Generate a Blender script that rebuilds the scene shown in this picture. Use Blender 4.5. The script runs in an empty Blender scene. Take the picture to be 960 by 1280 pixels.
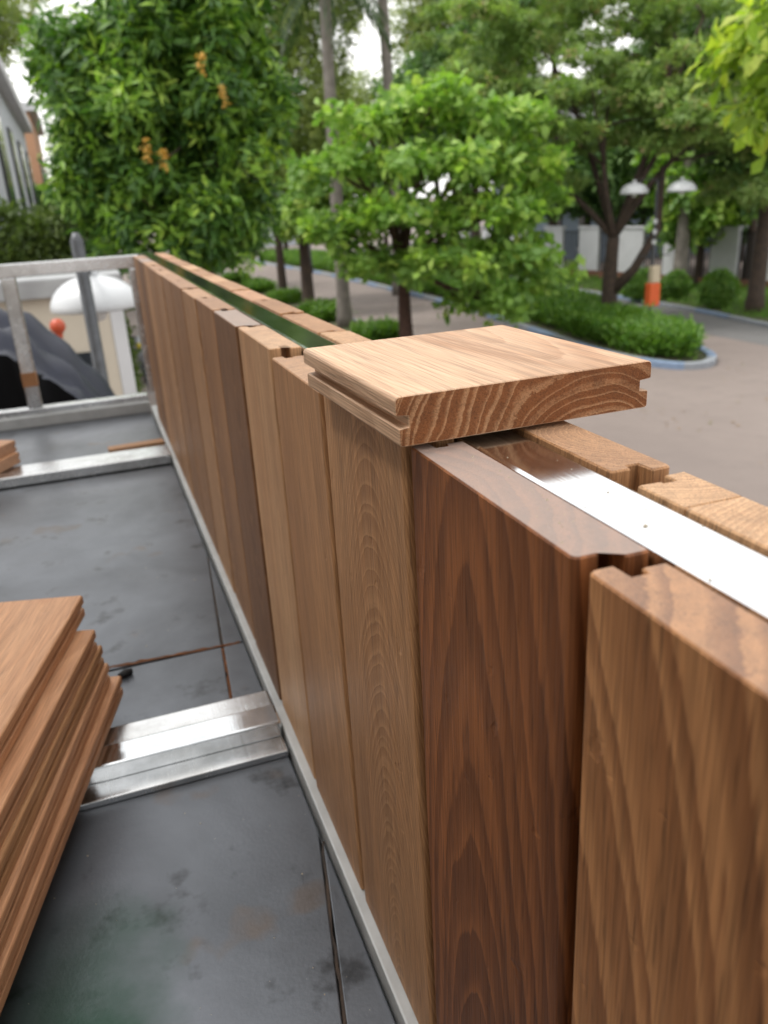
import bpy, bmesh, math, random
import numpy as np
from mathutils import Matrix, Vector

R = math.radians
scn = bpy.context.scene
col = scn.collection
CZ = 3.9                      # eye height above the street
# ------------------------------------------------------------------ camera
CAM_E = (R(68.695), R(3.149), R(-19.85))
FPX = 1016.76
cam_d = bpy.data.cameras.new('camera')
cam = bpy.data.objects.new('camera', cam_d); col.objects.link(cam)
cam.location = (0, 0, CZ); cam.rotation_euler = CAM_E
cam_d.sensor_fit = 'VERTICAL'; cam_d.sensor_height = 36.0
cam_d.lens = FPX / 1280 * 36.0
cam_d.clip_start = 0.02; cam_d.clip_end = 2000
cam_d.dof.use_dof = True
cam_d.dof.focus_distance = 0.36
cam_d.dof.aperture_fstop = cam_d.lens / 2.05         # phone lens pupil of about 2 mm
scn.camera = cam
# ------------------------------------------------------------------ sky and sun (overcast)
SUN_EL, SUN_AZ = R(63), R(-65)
world = bpy.data.worlds.new('World'); scn.world = world; world.use_nodes = True
nt = world.node_tree; nt.nodes.clear()
sky = nt.nodes.new('ShaderNodeTexSky'); sky.sky_type = 'NISHITA'; sky.sun_disc = False
sky.sun_elevation = SUN_EL; sky.sun_rotation = SUN_AZ; sky.dust_density = 4.0; sky.ozone_density = 1.0
hs = nt.nodes.new('ShaderNodeHueSaturation'); hs.inputs['Saturation'].default_value = 0.12
mixc = nt.nodes.new('ShaderNodeMix'); mixc.data_type = 'RGBA'; mixc.inputs[0].default_value = 0.55
mixc.inputs[7].default_value = (13.0, 12.8, 12.4, 1)     # even cloud layer over the clear sky
bg = nt.nodes.new('ShaderNodeBackground'); bg.inputs['Strength'].default_value = 0.13
wo = nt.nodes.new('ShaderNodeOutputWorld')
nt.links.new(sky.outputs[0], hs.inputs['Color']); nt.links.new(hs.outputs[0], mixc.inputs[6])
nt.links.new(mixc.outputs[2], bg.inputs['Color']); nt.links.new(bg.outputs[0], wo.inputs['Surface'])
sun_d = bpy.data.lights.new('sun', 'SUN'); sun_d.energy = 1.5; sun_d.angle = R(14); sun_d.color = (1.0, .96, .9)
sun = bpy.data.objects.new('sun', sun_d); col.objects.link(sun)
sv = Vector((math.sin(SUN_AZ)*math.cos(SUN_EL), math.cos(SUN_AZ)*math.cos(SUN_EL), math.sin(SUN_EL)))
sun.rotation_euler = sv.to_track_quat('Z', 'Y').to_euler()
vs = scn.view_settings
vs.view_transform = 'Standard'; vs.look = 'None'; vs.gamma = 1; vs.use_curve_mapping = False
vs.exposure = 0.68
scn.cycles.use_denoising = True
scn.cycles.max_bounces = 8; scn.cycles.transparent_max_bounces = 8
scn.cycles.sample_clamp_indirect = 6

CAMR = np.array(cam.rotation_euler.to_matrix())
def at(px, py, r):
    """point seen at photo pixel px,py that stands r metres off along the ground"""
    v = CAMR @ np.array([px-480, 640-py, -FPX]); v = v*r/math.hypot(v[0], v[1])
    return np.array([v[0], v[1], v[2]+CZ])
rng = np.random.default_rng(7); random.seed(7)

# ------------------------------------------------------------------ helpers
def tag(o, label=None, cat=None, group=None, kind=None):
    if label: o['label'] = label
    if cat: o['category'] = cat
    if group: o['group'] = group
    if kind: o['kind'] = kind
    return o
def empty(name, loc, label, cat, group=None, rz=0.0):
    o = bpy.data.objects.new(name, None); col.objects.link(o)
    o.location = loc; o.rotation_euler = (0, 0, rz); o.empty_display_size = .05
    return tag(o, label, cat, group)
def link(name, me, mat, parent=None, world_coords=True):
    o = bpy.data.objects.new(name, me); col.objects.link(o)
    if mat is not None and len(me.materials) == 0: me.materials.append(mat)
    if parent is not None:
        o.parent = parent
        if world_coords:       # mesh given in world space: undo the parent's placement
            o.matrix_parent_inverse = (Matrix.Translation(parent.location) @ parent.rotation_euler.to_matrix().to_4x4()).inverted()
    return o
class MB:
    def __init__(s): s.v = []; s.f = []
    def add(s, vs_, fs_):
        b = len(s.v); s.v += [tuple(map(float, p)) for p in vs_]; s.f += [tuple(b+i for i in f) for f in fs_]; return s
    def box(s, x0, x1, y0, y1, z0, z1):
        P = [(x0,y0,z0),(x1,y0,z0),(x1,y1,z0),(x0,y1,z0),(x0,y0,z1),(x1,y0,z1),(x1,y1,z1),(x0,y1,z1)]
        return s.add(P, [(0,3,2,1),(4,5,6,7),(0,1,5,4),(1,2,6,5),(2,3,7,6),(3,0,4,7)])
    def prism(s, poly, z0, z1):
        n = len(poly); P = [(x,y,z0) for x,y in poly]+[(x,y,z1) for x,y in poly]
        return s.add(P, [tuple(range(n-1,-1,-1)), tuple(range(n,2*n))]+[(i,(i+1)%n,n+(i+1)%n,n+i) for i in range(n)])
    def tube(s, pts, rad, n=8, cap=True):
        pts = [np.array(p, float) for p in pts]; k = len(pts)
        if np.isscalar(rad): rad = [rad]*k
        P = []; t0 = None
        for i in range(k):
            t = pts[min(i+1,k-1)]-pts[max(i-1,0)]; t = t/(np.linalg.norm(t)+1e-12)
            ref = np.array([0,0,1.]) if abs(t[2]) < .9 else np.array([1.,0,0])
            u = np.cross(t, ref) if t0 is None else t0-t*np.dot(t0,t)
            u = u/(np.linalg.norm(u)+1e-12); t0 = u; w = np.cross(t, u)
            for j in range(n):
                a = 2*math.pi*j/n; P.append(pts[i]+rad[i]*(u*math.cos(a)+w*math.sin(a)))
        F = [(i*n+j, i*n+(j+1)%n, (i+1)*n+(j+1)%n, (i+1)*n+j) for i in range(k-1) for j in range(n)]
        if cap: F += [tuple(range(n-1,-1,-1)), tuple((k-1)*n+j for j in range(n))]
        return s.add(P, F)
    def lathe(s, prof, c, n=24):
        P = []; k = len(prof)
        for r_, z_ in prof:
            for j in range(n):
                a = 2*math.pi*j/n; P.append((c[0]+r_*math.cos(a), c[1]+r_*math.sin(a), c[2]+z_))
        F = [(i*n+j, i*n+(j+1)%n, (i+1)*n+(j+1)%n, (i+1)*n+j) for i in range(k-1) for j in range(n)]
        return s.add(P, F)
    def mesh(s, name, smooth=False, bevel=0.0):
        me = bpy.data.meshes.new(name); me.from_pydata(s.v, [], s.f)
        bm = bmesh.new(); bm.from_mesh(me); bmesh.ops.recalc_face_normals(bm, faces=bm.faces)
        if bevel: bmesh.ops.bevel(bm, geom=[e for e in bm.edges if len(e.link_faces)==2 and e.calc_face_angle(0) > .6], offset=bevel, segments=2, affect='EDGES', profile=.6)
        bm.to_mesh(me); bm.free()
        if smooth: me.polygons.foreach_set('use_smooth', [True]*len(me.polygons))
        return me
    def build(s, name, mat, parent=None, smooth=False, bevel=0.0):
        return link(name, s.mesh(name, smooth, bevel), mat, parent)

# ------------------------------------------------------------------ node helpers and materials
class NT:
    def __init__(s, name):
        s.m = bpy.data.materials.new(name); s.m.use_nodes = True; s.t = s.m.node_tree; s.n = s.t.nodes
        s.b = s.n['Principled BSDF']; s.out = s.n['Material Output']
    def put(s, sock, v):
        if hasattr(v, 'node'): s.t.links.new(v, sock)
        elif v is not None: sock.default_value = v
    def math(s, op, a, b=None, c=None, clamp=False):
        n = s.n.new('ShaderNodeMath'); n.operation = op; n.use_clamp = clamp
        for i, v in enumerate((a, b, c)):
            if v is not None: s.put(n.inputs[i], v)
        return n.outputs[0]
    def vmath(s, op, a, b=None):
        n = s.n.new('ShaderNodeVectorMath'); n.operation = op
        s.put(n.inputs[0], a)
        if b is not None: s.put(n.inputs[1], b)
        return n.outputs[0]
    def sep(s, v):
        n = s.n.new('ShaderNodeSeparateXYZ'); s.put(n.inputs[0], v); return n.outputs
    def comb(s, x, y, z):
        n = s.n.new('ShaderNodeCombineXYZ')
        for i, v in enumerate((x, y, z)): s.put(n.inputs[i], v)
        return n.outputs[0]
    def noise(s, vec, scale=1.0, detail=2.0, rough=.5, w=None, dist=0.0):
        n = s.n.new('ShaderNodeTexNoise')
        if w is not None: n.noise_dimensions = '1D'; s.put(n.inputs['W'], w)
        elif vec is not None: s.put(n.inputs['Vector'], vec)
        n.inputs['Scale'].default_value = scale; n.inputs['Detail'].default_value = detail
        n.inputs['Roughness'].default_value = rough; n.inputs['Distortion'].default_value = dist
        return n.outputs
    def ramp(s, f, stops, interp='LINEAR'):
        n = s.n.new('ShaderNodeValToRGB'); cr = n.color_ramp; cr.interpolation = interp
        while len(cr.elements) < len(stops): cr.elements.new(.5)
        for e, (p, c) in zip(cr.elements, stops):
            e.position = p; e.color = (c, c, c, 1) if np.isscalar(c) else (*c, 1)
        s.put(n.inputs[0], f); return n.outputs[0]
    def mix(s, f, a, b, blend='MIX'):
        n = s.n.new('ShaderNodeMix'); n.data_type = 'RGBA'; n.blend_type = blend
        s.put(n.inputs[0], f)
        for i, v in ((6, a), (7, b)):
            s.put(n.inputs[i], (*v, 1) if isinstance(v, tuple) and len(v) == 3 else v)
        return n.outputs[2]
    def coord(s, which='Object'):
        return s.n.new('ShaderNodeTexCoord').outputs[which]
    def attr(s, name, kind='OBJECT'):
        n = s.n.new('ShaderNodeAttribute'); n.attribute_type = kind; n.attribute_name = name; return n.outputs
    def bump(s, h, strength, dist):
        n = s.n.new('ShaderNodeBump'); n.inputs['Strength'].default_value = strength; n.inputs['Distance'].default_value = dist
        s.put(n.inputs['Height'], h); s.t.links.new(n.outputs[0], s.b.inputs['Normal'])
    def set(s, **k):
        for a, v in k.items():
            key = {'base':'Base Color','rough':'Roughness','metal':'Metallic','spec':'Specular IOR Level'}.get(a, a)
            s.put(s.b.inputs[key], (*v, 1) if isinstance(v, tuple) and len(v) == 3 else v)
        return s

def plain(name, c, rough=.6, metal=0.0, var=.18, scale=6.0, bump=0.0, c2=None, spec=.5):
    t = NT(name); p = t.coord()
    n = t.noise(p, scale, 5, .6)[0]
    f = t.ramp(n, [(.3, 0.0), (.7, 1.0)])
    lo = c2 if c2 else tuple(x*(1-var) for x in c)
    t.set(base=t.mix(f, lo, c), rough=t.math('ADD', t.math('MULTIPLY', n, .25), rough-.12), metal=metal, spec=spec)
    if bump: t.bump(t.noise(p, scale*8, 4, .6)[0], bump, .01)
    return t.m

def wood_material():
    t = NT('oiled_hardwood'); P = t.coord()
    pith = t.sep(t.attr('pith')[1]); ring = t.sep(t.attr('ring')[1])
    light = t.attr('wood_light')[0]; dark = t.attr('wood_dark')[0]; seed = t.attr('seed')[2]; cut = t.attr('cut')[2]; grey = t.attr('grey')[2]; porous = t.attr('pore')[2]
    off = t.comb(t.math('MULTIPLY', seed, 3.71), t.math('MULTIPLY', seed, 1.93), t.math('MULTIPLY', seed, 5.3))
    def scaled(sx, sz): return t.vmath('ADD', t.vmath('MULTIPLY', P, (sx, sx, sz)), off)
    warp = t.vmath('SUBTRACT', t.noise(scaled(16, 3.2), 1, 2, .55)[1], (.5, .5, .5))
    warp = t.vmath('MULTIPLY', warp, t.comb(ring[1], ring[1], 0.0))
    Q = t.sep(t.vmath('ADD', P, warp))
    tz = t.math('MULTIPLY', Q[2], pith[2])
    dx = t.math('SUBTRACT', Q[0], pith[0])
    dy = t.math('SUBTRACT', t.math('ADD', Q[1], tz), pith[1])
    rad = t.math('SQRT', t.math('ADD', t.math('MULTIPLY', dx, dx), t.math('MULTIPLY', dy, dy)))
    tt = t.math('DIVIDE', rad, ring[0])
    uneven = t.noise(None, .55, 2, .6, w=t.math('ADD', tt, seed))[0]
    tt = t.math('ADD', tt, t.math('MULTIPLY', uneven, 1.7))
    fib = t.noise(scaled(420, 14), 1, 3, .6)[0]
    tt = t.math('ADD', tt, t.math('MULTIPLY', t.math('SUBTRACT', fib, .5), .42))
    fr = t.math('FRACT', tt)
    line = t.ramp(fr, [(0.0, .10), (.07, .95), (.18, 1.0), (.42, .5), (.8, .16), (1.0, .06)])
    N = t.n.new('ShaderNodeVectorTransform'); N.vector_type = 'NORMAL'; N.convert_from = 'WORLD'; N.convert_to = 'OBJECT'
    g = t.n.new('ShaderNodeNewGeometry'); t.t.links.new(g.outputs['True Normal'], N.inputs[0])
    end = t.math('GREATER_THAN', t.math('ABSOLUTE', t.sep(N.outputs[0])[2]), .8)
    tone = t.noise(scaled(11, 2.2), 1, 3, .55)[0]
    cont = t.math('MULTIPLY', ring[2], t.math('ADD', t.math('MULTIPLY', end, t.math('SUBTRACT', 3.4, t.math('MULTIPLY', cut, 2.0))), 1.0))
    v = t.math('ADD', t.math('MULTIPLY', t.math('SUBTRACT', line, .42), cont), t.math('ADD', t.ramp(tone, [(.25, .08), (.75, .80)]), t.math('MULTIPLY', end, t.math('MULTIPLY', t.math('SUBTRACT', cut, 1.0), .42))), clamp=True)
    c = t.mix(v, dark, light)
    fine = t.noise(scaled(1500, 26), 1, 2, .6)[0]
    c = t.mix(1.0, c, t.ramp(fine, [(.32, .66), (.55, 1.0), (.8, 1.12)]), 'MULTIPLY')
    pore = t.noise(scaled(1050, 42), 1, 1, .5)[0]
    c = t.mix(porous, c, t.mix(1.0, c, t.ramp(pore, [(.30, .50), (.39, 1.0)]), 'MULTIPLY'))
    streak = t.noise(scaled(150, 3.0), 1, 2, .5)[0]
    c = t.mix(1.0, c, t.ramp(streak, [(.3, .84), (.7, 1.1)]), 'MULTIPLY')
    # saw fuzz and open pores on the cut ends
    saw = t.noise(t.vmath('MULTIPLY', P, (900., 2600., 900.)), 1, 2, .6)[0]
    c = t.mix(t.math('MULTIPLY', end, .45), c, t.mix(1.0, c, t.ramp(saw, [(.3, .62), (.7, 1.16)]), 'MULTIPLY'))
    c = t.mix(t.math('MULTIPLY', end, grey), c, t.mix(.45, (.45, .405, .38), c))
    fresh = t.math('MULTIPLY', end, t.math('SUBTRACT', 1.0, cut), clamp=True)
    c = t.mix(fresh, c, t.mix(1.0, c, (.74, .60, .46), 'MULTIPLY'))
    t.set(base=c, rough=t.math('ADD', t.math('MULTIPLY', fib, .2), t.math('ADD', .44, t.math('MULTIPLY', end, .2))), spec=.32)
    h = t.math('ADD', t.math('MULTIPLY', line, .25), t.math('ADD', fine, t.math('MULTIPLY', t.math('MULTIPLY', saw, end), 1.2)))
    dent = t.ramp(t.noise(P, 55, 3, .6)[0], [(.28, 0.0), (.36, 1.0)])
    t.bump(t.math('ADD', h, t.math('MULTIPLY', dent, 1.1)), .5, .0007)
    return t.m

def steel_material(name, base, rough, metal=1.0, scratch=.12, stain=(.5, .5, .5), stain_amt=.4, bump=.04):
    t = NT(name); P = t.coord()
    s1 = t.noise(t.vmath('MULTIPLY', P, (700., 18., 700.)), 1, 3, .6)[0]
    s2 = t.noise(P, 9, 5, .62)[0]; s3 = t.noise(P, 38, 4, .6)[0]
    c = t.mix(t.math('MULTIPLY', t.ramp(s2, [(.48, 0.0), (.68, 1.0)]), stain_amt), base, stain)
    c = t.mix(1.0, c, t.ramp(s3, [(.3, .84), (.7, 1.05)]), 'MULTIPLY')
    r_ = t.math('ADD', t.math('MULTIPLY', t.math('SUBTRACT', s1, .5), scratch), t.math('ADD', rough, t.math('MULTIPLY', t.math('SUBTRACT', s3, .5), rough*.9)))
    t.set(base=c, rough=r_, metal=metal)
    if bump: t.bump(t.math('ADD', s1, t.math('MULTIPLY', s2, 2.0)), bump, .002)
    return t.m

def sheet_material():
    t = NT('dull_sheet_steel'); P = t.coord()
    a = t.noise(P, 5.5, 5, .6, dist=.4)[0]; b = t.noise(P, 23, 4, .6)[0]; s = t.noise(P, 340, 3, .6)[0]
    c = t.mix(t.ramp(a, [(.36, 0.0), (.66, 1.0)]), (.088, .095, .107), (.145, .157, .177))
    c = t.mix(t.math('MULTIPLY', t.ramp(b, [(.28, 1.0), (.40, 0.0)]), .75), c, (.025, .026, .028))   # oily smudges
    c = t.mix(t.math('MULTIPLY', t.ramp(t.noise(P, 13, 3, .5)[0], [(.66, 0.0), (.72, 1.0)]), .5), c, (.12, .085, .06))
    # soft-edged green patch mixed into the sheet colour
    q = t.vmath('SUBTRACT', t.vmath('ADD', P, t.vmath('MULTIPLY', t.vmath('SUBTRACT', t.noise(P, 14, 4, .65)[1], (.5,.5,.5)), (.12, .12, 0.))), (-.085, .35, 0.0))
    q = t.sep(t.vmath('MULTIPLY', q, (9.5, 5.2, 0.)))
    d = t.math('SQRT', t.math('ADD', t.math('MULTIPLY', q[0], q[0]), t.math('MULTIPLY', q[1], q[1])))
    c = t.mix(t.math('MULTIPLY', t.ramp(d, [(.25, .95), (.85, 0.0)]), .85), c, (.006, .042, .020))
    t.set(base=c, metal=.6, rough=t.math('ADD', .20, t.math('ADD', t.math('MULTIPLY', b, .22), t.math('MULTIPLY', s, .12))))
    t.bump(t.math('ADD', s, t.math('MULTIPLY', a, 3.0)), .06, .003)
    return t.m

def leaf_material(name, stops, trans=.32, rough=.48):
    t = NT(name); v = t.attr('tint', 'GEOMETRY')[2]
    c = t.ramp(v, stops)
    n = t.noise(t.coord(), 60, 2, .5)[0]
    c = t.mix(1.0, c, t.ramp(n, [(.3, .8), (.7, 1.15)]), 'MULTIPLY')
    t.set(base=c, rough=rough, spec=.35)
    tr = t.n.new('ShaderNodeBsdfTranslucent'); t.put(tr.inputs[0], t.mix(1.0, c, (1.35, 1.5, .6), 'MULTIPLY'))
    mx = t.n.new('ShaderNodeMixShader'); mx.inputs[0].default_value = trans
    t.t.links.new(t.b.outputs[0], mx.inputs[1]); t.t.links.new(tr.outputs[0], mx.inputs[2]); t.t.links.new(mx.outputs[0], t.out.inputs['Surface'])
    return t.m

def asphalt_material(name, c1, c2, c3):
    t = NT(name); P = t.coord()
    a = t.noise(P, .16, 5, .62)[0]; b = t.noise(P, 1.3, 5, .65)[0]; g = t.noise(P, 60, 3, .6)[0]
    c = t.mix(t.ramp(a, [(.35, 0.0), (.65, 1.0)]), c1, c2)
    c = t.mix(t.math('MULTIPLY', t.ramp(b, [(.52, 0.0), (.72, 1.0)]), .55), c, c3)
    c = t.mix(1.0, c, t.ramp(g, [(.3, .8), (.7, 1.15)]), 'MULTIPLY')
    t.set(base=c, rough=t.math('ADD', .62, t.math('MULTIPLY', b, .3)), spec=.4)
    t.bump(g, .5, .01)
    return t.m

M = {}
M['wood'] = wood_material()
M['stainless'] = steel_material('polished_stainless', (.74, .76, .78), .11, stain=(.40, .43, .45), stain_amt=.45, scratch=.05, bump=.02)
M['tube'] = steel_material('mill_finish_steel', (.66, .67, .68), .24, stain=(.34, .33, .31), stain_amt=.6, scratch=.16)
M['rail'] = steel_material('grey_rail_steel', (.46, .47, .47), .5, metal=.2, stain=(.4, .4, .39), stain_amt=.5)
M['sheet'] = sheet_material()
M['under'] = plain('dark_primer', (.03, .028, .026), .8)
M['rust'] = plain('rust', (.21, .075, .022), .85, var=.6, scale=60, bump=.6)
M['darkseam'] = plain('grimy_sealant', (.025, .02, .018), .8, scale=40, c2=(.06, .035, .02))
M['tape'] = plain('brown_tape', (.33, .15, .06), .5, scale=30)
M['galv'] = plain('galvanised_pipe', (.10, .105, .115), .42, .6, .4, 14)
M['lampdark'] = plain('dark_lamp_paint', (.035, .037, .04), .5, .2)
M['lampwhite'] = plain('white_lamp_shade', (.52, .54, .56), .35, 0, .06)
M['lampin'] = plain('frosted_lens', (.7, .72, .72), .4)
M['tarp'] = plain('navy_tarpaulin', (.013, .0165, .032), .5, 0, .35, 9, .15, spec=.3)
M['tarp_shade'] = plain('tarp_shade_black', (.0035, .0036, .0042), .85, 0, .2, 9, spec=.1)  # black that paints in the dark hollow below the tarpaulin folds
M['cop'] = plain('weathered_white_coping', (.36, .37, .38), .85, 0, .3, 3)
M['asphalt'] = asphalt_material('worn_asphalt', (.165, .135, .122), (.215, .178, .160), (.145, .12, .11))
M['lane'] = asphalt_material('grey_asphalt', (.115, .112, .112), (.15, .146, .144), (.095, .095, .095))
M['soil'] = plain('verge_soil', (.10, .085, .05), .95, 0, .4, 3, .4, c2=(.045, .06, .02))
M['kerb_white'] = plain('kerb_pale_paint', (.27, .29, .32), .75, 0, .3, 5)
M['kerb_blue'] = plain('kerb_blue_paint', (.20, .27, .39), .7, 0, .3, 5)
M['bark'] = plain('brown_bark', (.075, .05, .036), .9, 0, .5, 9, .8, c2=(.03, .022, .017))
M['bark_red'] = plain('reddish_bark', (.10, .052, .036), .9, 0, .5, 9, .8, c2=(.045, .024, .018))
M['bark_pale'] = plain('pale_palm_bark', (.24, .215, .19), .9, 0, .4, 4, .6, c2=(.13, .115, .10))
M['white_wall'] = plain('white_render', (.55, .56, .58), .85, 0, .12, 2.0)
M['gray_wall'] = plain('pale_grey_render', (.46, .49, .53), .85, 0, .12, 1.2)
M['blue_wall'] = plain('blue_grey_render', (.26, .32, .40), .85, 0, .15, 1.2)
M['tan_wall'] = plain('terracotta_render', (.50, .28, .17), .85, 0, .15, 1.2)
M['cream_wall'] = plain('cream_render', (.52, .47, .39), .85, 0, .12, 1.6)
M['brick'] = plain('brown_brick_plinth', (.20, .095, .06), .9, 0, .3, 12)
M['glass'] = plain('window_glass', (.03, .035, .042), .08, 0, .1, 2, spec=.8)
M['frame'] = plain('dark_window_frame', (.05, .05, .055), .5)
M['iron'] = plain('black_iron', (.018, .018, .02), .5, .4)
M['roof'] = plain('grey_roof', (.14, .14, .15), .8)
M['orange'] = plain('orange_plastic', (.62, .10, .018), .5, 0, .15, 12)
M['red'] = plain('red_paint', (.42, .06, .018), .4, 0, .15, 12)
M['beige'] = plain('beige_plastic', (.50, .42, .30), .6, 0, .15, 12)
M['grey_paint'] = plain('grey_scooter_paint', (.28, .29, .30), .35, .2)
M['yellow'] = plain('yellow_plastic', (.55, .42, .02), .4)
M['rubber'] = plain('black_rubber', (.015, .015, .016), .7)
M['mango'] = leaf_material('mango_leaf', [(0, (.030, .078, .020)), (.5, (.070, .16, .028)), (.78, (.20, .35, .045)), (1, (.36, .50, .075))])
M['almond'] = leaf_material('broad_leaf', [(0, (.11, .22, .05)), (.5, (.21, .36, .07)), (.85, (.33, .47, .095)), (1, (.46, .53, .12))], .4)
M['fine'] = leaf_material('fine_leaf', [(0, (.10, .18, .05)), (.5, (.20, .30, .085)), (.82, (.28, .37, .11)), (.92, (.34, .27, .15)), (1, (.45, .28, .19))], .38)
M['olive'] = leaf_material('olive_leaf', [(0, (.10, .15, .04)), (.5, (.19, .25, .06)), (1, (.29, .34, .09))], .35)
M['deep'] = leaf_material('deep_green_leaf', [(0, (.045, .105, .032)), (.5, (.085, .175, .045)), (1, (.15, .25, .06))], .28)
M['lime'] = leaf_material('lime_leaf', [(0, (.17, .28, .04)), (.6, (.28, .39, .055)), (.93, (.40, .45, .07)), (1, (.60, .28, .04))], .45)
M['hedge'] = leaf_material('hedge_leaf', [(0, (.05, .085, .022)), (.5, (.09, .14, .03)), (1, (.15, .21, .045))], .3)
M['grass'] = leaf_material('grass_blade', [(0, (.055, .14, .02)), (.5, (.10, .21, .03)), (1, (.17, .28, .04))], .35)
M['palm'] = leaf_material('palm_leaf', [(0, (.025, .055, .02)), (1, (.07, .11, .04))], .25)
M['panicle'] = leaf_material('flower_panicle', [(0, (.42, .28, .06)), (1, (.62, .34, .07))], .2)

M['litter'] = leaf_material('dry_leaf', [(0, (.16, .10, .05)), (.6, (.24, .15, .06)), (1, (.20, .22, .07))], .15)
# ------------------------------------------------------------------ foliage
def norm(a): return a/(np.linalg.norm(a, axis=-1, keepdims=True)+1e-9)
def leaf_mesh(name, base, dirs, nrm, L, W, tint, mat, parent=None, curl=.12, fat=.52):
    n = len(base); side = norm(np.cross(dirs, nrm)); nrm = np.cross(side, dirs)
    L = L[:, None]; W = W[:, None]
    V = np.empty((n, 5, 3))
    V[:, 0] = base
    V[:, 1] = base+dirs*L*fat+side*W*.5+nrm*W*.16
    V[:, 2] = base+dirs*L*fat
    V[:, 3] = base+dirs*L*fat-side*W*.5+nrm*W*.16
    V[:, 4] = base+dirs*L-nrm*L*curl
    tri = np.array([[0,1,2],[0,2,3],[1,4,2],[2,4,3]])
    F = (np.arange(n)[:, None, None]*5+tri[None]).reshape(-1, 3)
    me = bpy.data.meshes.new(name)
    me.vertices.add(n*5); me.vertices.foreach_set('co', V.reshape(-1))
    me.loops.add(len(F)*3); me.loops.foreach_set('vertex_index', F.reshape(-1).astype(np.int32))
    me.polygons.add(len(F)); me.polygons.foreach_set('loop_start', np.arange(0, len(F)*3, 3, dtype=np.int32))
    me.update(calc_edges=True)
    a = me.attributes.new('tint', 'FLOAT', 'FACE'); a.data.foreach_set('value', np.repeat(np.clip(tint, 0, 1), 4).astype(np.float32))
    return link(name, me, mat, parent)
def sub_lobes(lobes, k, frac=.42, flat=1.0, shell=.72):
    out = []
    for l in lobes:
        R3 = np.array(l[3:6]); f0 = rng.uniform(0, 6.28)
        for i in range(k):
            cz = 1-2*(i+.5)/k; az = f0+i*2.39996; d = np.array([math.cos(az)*math.sqrt(1-cz*cz), math.sin(az)*math.sqrt(1-cz*cz), cz])
            d = norm(d+rng.normal(size=3)*.22); c = np.array(l[:3])+d*R3*shell*rng.uniform(.8, 1.15); f = frac*rng.uniform(.75, 1.3)
            m_ = R3.mean()*.5+R3*.5
            out.append((c[0], c[1], c[2], m_[0]*f, m_[1]*f, m_[2]*f*flat))
    return out
def lobe_points(lobes, n, shell=.45, gap=.35):
    """clump centres and outward axes spread through ellipsoid lobes, with holes"""
    vol = np.array([l[3]*l[4]*l[5] for l in lobes])**.67; cnt = (vol/vol.sum()*n*1.8).astype(int)+2
    C = []; A = []
    ph = rng.uniform(0, 6, 6)
    for l, k in zip(lobes, cnt):
        d = norm(rng.normal(size=(k, 3))); r_ = rng.uniform(shell**3, 1, (k, 1))**(1/3)
        bumpy = 1+.16*np.sin(d[:, :1]*5+ph[0])*np.sin(d[:, 1:2]*5+ph[1])+.12*np.sin(d[:, 2:]*8+ph[2]+l[0])
        p = np.array(l[:3])+d*r_*bumpy*np.array(l[3:6])
        s = np.array(l[3:6]).mean()
        q = p/s*3.3
        g = np.sin(q[:, 0]*1.3+ph[3])*np.sin(q[:, 1]*1.7+ph[4])*np.sin(q[:, 2]*1.9+ph[5])
        keep = g > -gap
        C.append(p[keep]); A.append(norm(d/np.array(l[3:6])*s)[keep])
    C = np.vstack(C); A = np.vstack(A)
    i = rng.permutation(len(C))[:n]
    return C[i], A[i]
def rosettes(name, C, A, m, L, W, spread, droop, mat, parent, up=.5, tvar=.25, lvar=.25, curl=.12, fat=.52, jitter=.0, tint0=None):
    n = len(C); A = norm(A+np.array([0, 0, up])+rng.normal(size=(n, 3))*.25)
    u = norm(np.cross(A, np.array([.31, .77, .2]))); v = np.cross(A, u)
    ph = rng.uniform(0, 2*np.pi, (n, m)); th = rng.normal(spread, .28, (n, m))
    D = A[:, None]*np.cos(th)[..., None]+(u[:, None]*np.cos(ph)[..., None]+v[:, None]*np.sin(ph)[..., None])*np.sin(th)[..., None]
    D = norm(D+np.array([0, 0, -droop])*rng.uniform(.6, 1.4, (n, m, 1)))
    B = C[:, None]+D*L*.08+rng.normal(size=(n, m, 3))*jitter
    N = norm(A[:, None]+rng.normal(size=(n, m, 3))*.3); N = norm(N-D*np.sum(N*D, -1, keepdims=True))
    ct = rng.uniform(0, 1, (n, 1)) if tint0 is None else tint0[:, None]
    t = np.clip(ct*(1-tvar)+rng.uniform(0, tvar, (n, m)), 0, 1)
    sc_ = rng.uniform(1-lvar, 1+lvar, (n, m))
    return leaf_mesh(name, B.reshape(-1, 3), D.reshape(-1, 3), N.reshape(-1, 3), (L*sc_).reshape(-1), (W*sc_).reshape(-1), t.reshape(-1), mat, parent, curl, fat)
def bend(a, b, sag=.0, k=5, wob=.04):
    a = np.array(a, float); b = np.array(b, float); L = np.linalg.norm(b-a); out = []
    w = rng.normal(size=3)*wob*L
    for i in range(k+1):
        s = i/k; out.append(a+(b-a)*s+w*math.sin(math.pi*s)+np.array([0, 0, sag*L*math.sin(math.pi*s)]))
    return out
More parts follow.
